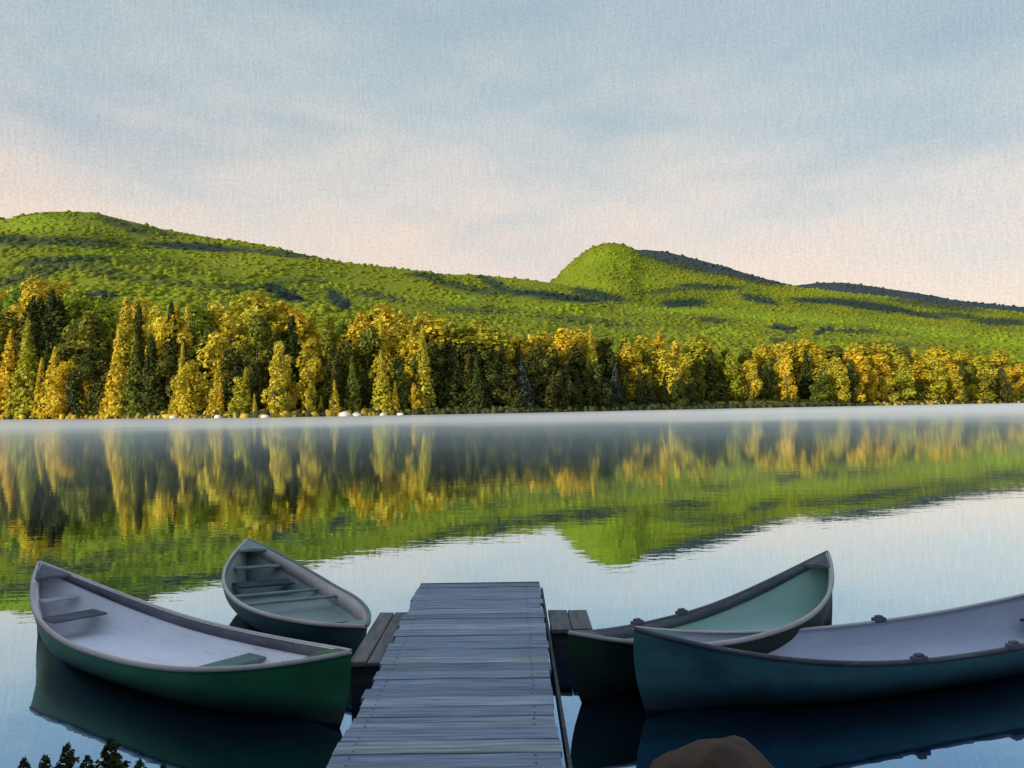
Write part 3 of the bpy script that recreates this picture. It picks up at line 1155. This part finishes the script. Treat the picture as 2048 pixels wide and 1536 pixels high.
    def ribs(s, root, ts, m, top=.92):
        for t_ in ts:
            mb = MB()
            path = []
            for j in range(-10, 11):
                p = s.pt(t_, abs(j) / 10 * top, -1 if j < 0 else 1, s.th + .008)
                path.append(p)
            V, Fq = [], []
            for p in path:
                V += [p + Vector((-.022, 0, 0)), p + Vector((.022, 0, 0)), p + Vector((.022, 0, .010)), p + Vector((-.022, 0, .010))]
            for i in range(len(path) - 1):
                for k in range(4):
                    k2 = (k + 1) % 4
                    Fq.append((i * 4 + k, i * 4 + k2, (i + 1) * 4 + k2, (i + 1) * 4 + k))
            mb.add(V, Fq)
            mb.build('rib', m, root, True)

    def keel_strip(s, root, m):
        V, Fq = [], []
        n = 20
        for i in range(n + 1):
            t_ = -.9 + 1.8 * i / n
            p = s.pt(t_, 0, 1)
            V += [p + Vector((0, -.012, .004)), p + Vector((0, .012, .004)), p + Vector((0, .012, -.02)), p + Vector((0, -.012, -.02))]
        for i in range(n):
            for k in range(4):
                k2 = (k + 1) % 4
                Fq.append((i * 4 + k, i * 4 + k2, (i + 1) * 4 + k2, (i + 1) * 4 + k))
        mb = MB()
        mb.add(V, Fq)
        mb.build('keel', m, root)

    def block(s, root, t_, side, m):
        p = s.pt(t_, 1, side)
        mb = MB()
        mb.box((p.x - .055, p.y - .03, p.z - .005), (p.x + .055, p.y + .03, p.z + .035))
        mb.box((p.x - .03, p.y - .022, p.z + .032), (p.x + .03, p.y + .022, p.z + .052))
        return mb.build('rowlock_block', m, root, bevel=.008)


def canoe(stern, bow, B, free, es, eb, heel, m_out, m_in, rims, decks, label, **k):
    d = Vector((bow[0] - stern[0], bow[1] - stern[1]))
    c = Canoe(d.length, B, free, es, eb, **k)
    root = bpy.data.objects.new('canoe', None)
    C.objects.link(root)
    root.location = ((bow[0] + stern[0]) / 2, (bow[1] + stern[1]) / 2, 0)
    root.rotation_euler = Euler((R(heel), 0, math.atan2(d.y, d.x)), 'XYZ')
    tag(root, label, 'canoe', 'canoes moored beside the dock')
    c.hull(root, m_out, m_in)
    g1 = c.gunwale(root, -1, rims[0])
    g2 = c.gunwale(root, 1, rims[1])
    c.deck(root, 1, decks[0])
    c.deck(root, -1, decks[1])
    c.keel_strip(root, m_out)
    return c, root


# left canoe in front: stern by the dock, bow far left (local +y is the far side when heading left? see heel sign)
c1, r1 = canoe((-1.10, 4.87), (-4.55, 7.05), 1.08, .27, .50, .67, 4, M_GREEN, M_LAV, (M_RIMLT, M_RIMLT), (M_RIMDK, M_GREEN),
               'green canoe with pale lavender inside, nearest the dock on the left')
c1.inwale(r1, -1, M_RIMDK, .06)
c1.bench(r1, .66, M_RIMDK, .24, .15)
c1.bench(r1, .80, M_LAVGREY, .12, .12, 'thwart')
c1.bench(r1, -.30, M_SEATGRN, .20, .13)
c2, r2 = canoe((-1.21, 5.92), (-3.12, 8.60), 1.08, .26, .36, .59, 4, M_SLATE, M_GREYGRN, (M_RIMTEAL, M_RIMLT), (M_GREYGRN, M_GREYGRN),
               'grey-green canoe pointing away behind the green one with dark seats showing', blunt=2.9, blunt_s=1.8)
c2.inwale(r2, -1, M_RIMLT, .10)
c2.bench(r2, .74, M_RIMTEAL, .10, .07, 'thwart')
c2.bench(r2, .58, M_SEAT, .26, .13)
c2.bench(r2, .36, M_RIMTEAL, .07, .10, 'thwart')
c2.bench(r2, -.50, M_SEAT, .24, .12)
c2.bench(r2, .08, M_RIMTEAL, .06, .05, 'thwart')
c3, r3 = canoe((.40, 5.22), (3.05, 7.10), 1.02, .27, .50, .65, -6, M_DKGRN, M_MINT, (M_RIMLT, M_RIMDK), (M_RIMDK, M_RIMDK),
               'dark green canoe with mint green inside, just right of the dock')
c3.inwale(r3, 1, M_RIMDK, .06)
c3.bench(r3, -.10, M_MINT, .20, .15)
c3.bench(r3, -.45, M_RIMLT, .22, .13)
c3.block(r3, -.30, 1, M_RIMDK)
c3.block(r3, .05, 1, M_RIMDK)
c4, r4 = canoe((.81, 5.03), (5.35, 6.42), 1.00, .27, .58, .60, -3, M_TEAL, M_LAVGREY, (M_RIMDK, M_RIMLT), (M_TEAL, M_TEAL),
               'long teal blue canoe in front on the right, cut off by the picture edge')
c4.bench(r4, .62, M_SEAT, .24, .15)
c4.bench(r4, -.52, M_LAVGREY, .22, .15)
c4.block(r4, -.20, -1, M_RIMDK)
c4.block(r4, .16, -1, M_RIMDK)
c4.block(r4, .05, 1, M_RIMDK)

# ------------------------------------------------------------------ dock
DZ = .35
dock = bpy.data.objects.new('dock', None)
C.objects.link(dock)
tag(dock, 'weathered grey plank dock running from the near shore between the canoes', 'dock')
y = -1.2
k = 0
while y < 7.2:
    wdt = random.choice([.135, .14, .14, .145, .15])
    gap = random.uniform(.003, .008)
    x0 = -.92 + random.uniform(-.018, .018) - (.012 if y > 5.6 else 0)
    x1 = .205 + .0045 * y + random.uniform(-.014, .014)
    mb = MB()
    z = DZ + random.uniform(-.004, .004)
    cup = random.uniform(.001, .004)
    nx = 6
    V = []
    for i in range(nx + 1):
        xx = x0 + (x1 - x0) * i / nx
        wob = random.uniform(-.0025, .0025)
        zz = z + random.uniform(-.002, .002)
        for (dy, dz) in ((0 + wob, -.034), (0 + wob, 0), (wdt / 2, -cup), (wdt + wob, 0), (wdt + wob, -.034)):
            V.append((xx - (x0 + x1) / 2, dy - wdt / 2, zz + dz - DZ))
    Fq = []
    for i in range(nx):
        for j in range(5):
            j2 = (j + 1) % 5
            Fq.append((i * 5 + j, i * 5 + j2, (i + 1) * 5 + j2, (i + 1) * 5 + j))
    Fq += [(4, 3, 2, 1, 0), tuple(nx * 5 + q for q in range(5))]
    mb.add(V, Fq)
    for sx in (-.48, .45):                                   # nail heads
        for sy in (-.04, .04):
            mb.add([(sx + .007 * math.cos(a * 1.047) , sy + .007 * math.sin(a * 1.047), .0015) for a in range(6)], [tuple(range(6))], 1)
    o = mb.build('plank', [M_PLANK, M_BEAM], dock, bevel=.003)
    o.location = ((x0 + x1) / 2, y + wdt / 2, DZ)
    o.rotation_euler = (0, 0, random.uniform(-.006, .006))
    y += wdt + gap
yend = y
for x0, x1 in ((-.90, -.86), (-.36, -.32), (.175, .215)):
    mb = MB()
    mb.box((x0, -1.2, DZ - .19), (x1, yend - .02, DZ - .038))
    mb.build('stringer', M_BEAM, dock, bevel=.004)
mb = MB()
mb.box((.250, -1.2, DZ - .14), (.272, yend - .05, DZ - .035))
mb.build('edge_shade_strip', M_BEAM, dock, bevel=.006)  # dark strip built where the dock edge only shows shade
mb = MB()
mb.box((-.93, yend + .004, DZ - .15), (.24, yend + .04, DZ + .002))
mb.build('end_board', M_BEAM, dock, bevel=.004)
for yy_ in (.2, 2.4, 4.6, 6.9):
    for xx in (-.80, .12):
        mb = MB()
        mb.tube([(xx, yy_, -1.2), (xx, yy_, DZ - .045)], .055, 10)
        mb.build('post', M_BEAM, dock, True)


def side_float(xa, xb, ya, yb, z, lab):
    t_ = bpy.data.objects.new('float_box', None)
    C.objects.link(t_)
    t_.parent = dock
    t_['label'] = lab
    mb = MB()
    mb.box((xa, ya, -.25), (xb, yb, z - .035))
    mb.build('box_frame', M_BEAM, t_, bevel=.01)
    nn = max(2, round((xb - xa) / .14))
    w = (xb - xa + .03) / nn
    for i in range(nn):
        mb = MB()
        mb.box((xa - .015 + i * w + .004, ya - .02 + random.uniform(-.02, .01), z - .034), (xa - .015 + (i + 1) * w - .004, yb + .02 + random.uniform(-.01, .03), z + random.uniform(-.005, .004)), jit=.003)
        mb.build('board', M_FLOAT, t_, bevel=.006)


side_float(-1.17, -.945, 5.30, 6.50, .30, 'grey brown timber float on the left side of the dock')
side_float(.305, .62, 6.10, 6.62, .27, 'grey timber float on the right side of the dock')

# ------------------------------------------------------------------ saplings in the shallows, bottom left
m_sap = leaf_mat('dark sapling needles', (.020, .025, .010), (.036, .045, .014), (.06, .075, .02), .1)
SAP = [conifer(1.0, .26, 1500, m_sap, 900 + i, .035, .3, .0) for i in range(3)]
rng = np.random.default_rng(5)
for i, (px, py, hgt, lab) in enumerate([(222, 1480, .34, 'tallest dark fir sapling at the bottom left of the picture'), (135, 1492, .30, 'second dark fir sapling left of the tallest one'),
                                        (175, 1510, .24, 'small fir sapling between the two tallest ones'), (50, 1516, .24, 'low dark fir sapling nearest the left picture corner'), (92, 1512, .26, 'fir sapling second from the left picture corner'),
                                        (278, 1518, .24, 'low bushy fir sapling right of the tallest one'), (325, 1526, .22, 'last low fir sapling towards the green canoe')]):
    p = at(px, py, hgt)
    o = bpy.data.objects.new('fir_sapling', None)
    C.objects.link(o)
    o.location = (p.x, p.y, 0)
    o.scale = (hgt * 2.3, hgt * 2.3, hgt * 1.08)
    o.rotation_euler = (0, 0, i * 1.3)
    tag(o, lab, 'sapling', 'fir saplings in the shallows')
    cr, tr = SAP[i % 3]
    link('crown', cr, o)
    link('trunk', tr, o)

# ------------------------------------------------------------------ near shore behind the viewer: bank and tall wood that shade the cove
xs = np.linspace(-160, 160, 60)
ys = np.linspace(-140, 0.0, 40)
Gx, Gy = np.meshgrid(xs, ys, indexing='ij')
Gz = np.clip(-(Gy + 1.5) * .12, -.6, 9) + fbm(Gx / 9, Gy / 9, 3) * .5
I = np.arange(60 * 40).reshape(60, 40)
Q = np.stack([I[:-1, :-1].ravel(), I[1:, :-1].ravel(), I[1:, 1:].ravel(), I[:-1, 1:].ravel()], 1)
tag(link('bank', mesh_np('bank', np.stack([Gx.ravel(), Gy.ravel(), Gz.ravel()], 1), Q, M_SHORE)), kind='structure')
n = 5200
X = rng.uniform(-110, 70, n)
Y = rng.uniform(-75, -16, n)
hz = rng.uniform(.02, 1, n) * (10 + 5 * vnoise(X / 8, Y / 8))
rad = rng.uniform(1.1, 2.3, n)
gz = np.clip(-(Y + 1.5) * .12, 0, 9)
col = np.tile(np.array([(.05, .075, .02)]), (n, 1)) * rng.uniform(.6, 1.5, (n, 1))
crowns('near_shore_forest', np.stack([X, Y, hz + gz], 1), rad, rad * 1.1, col, 'tall dark wood on the near bank behind the dock')
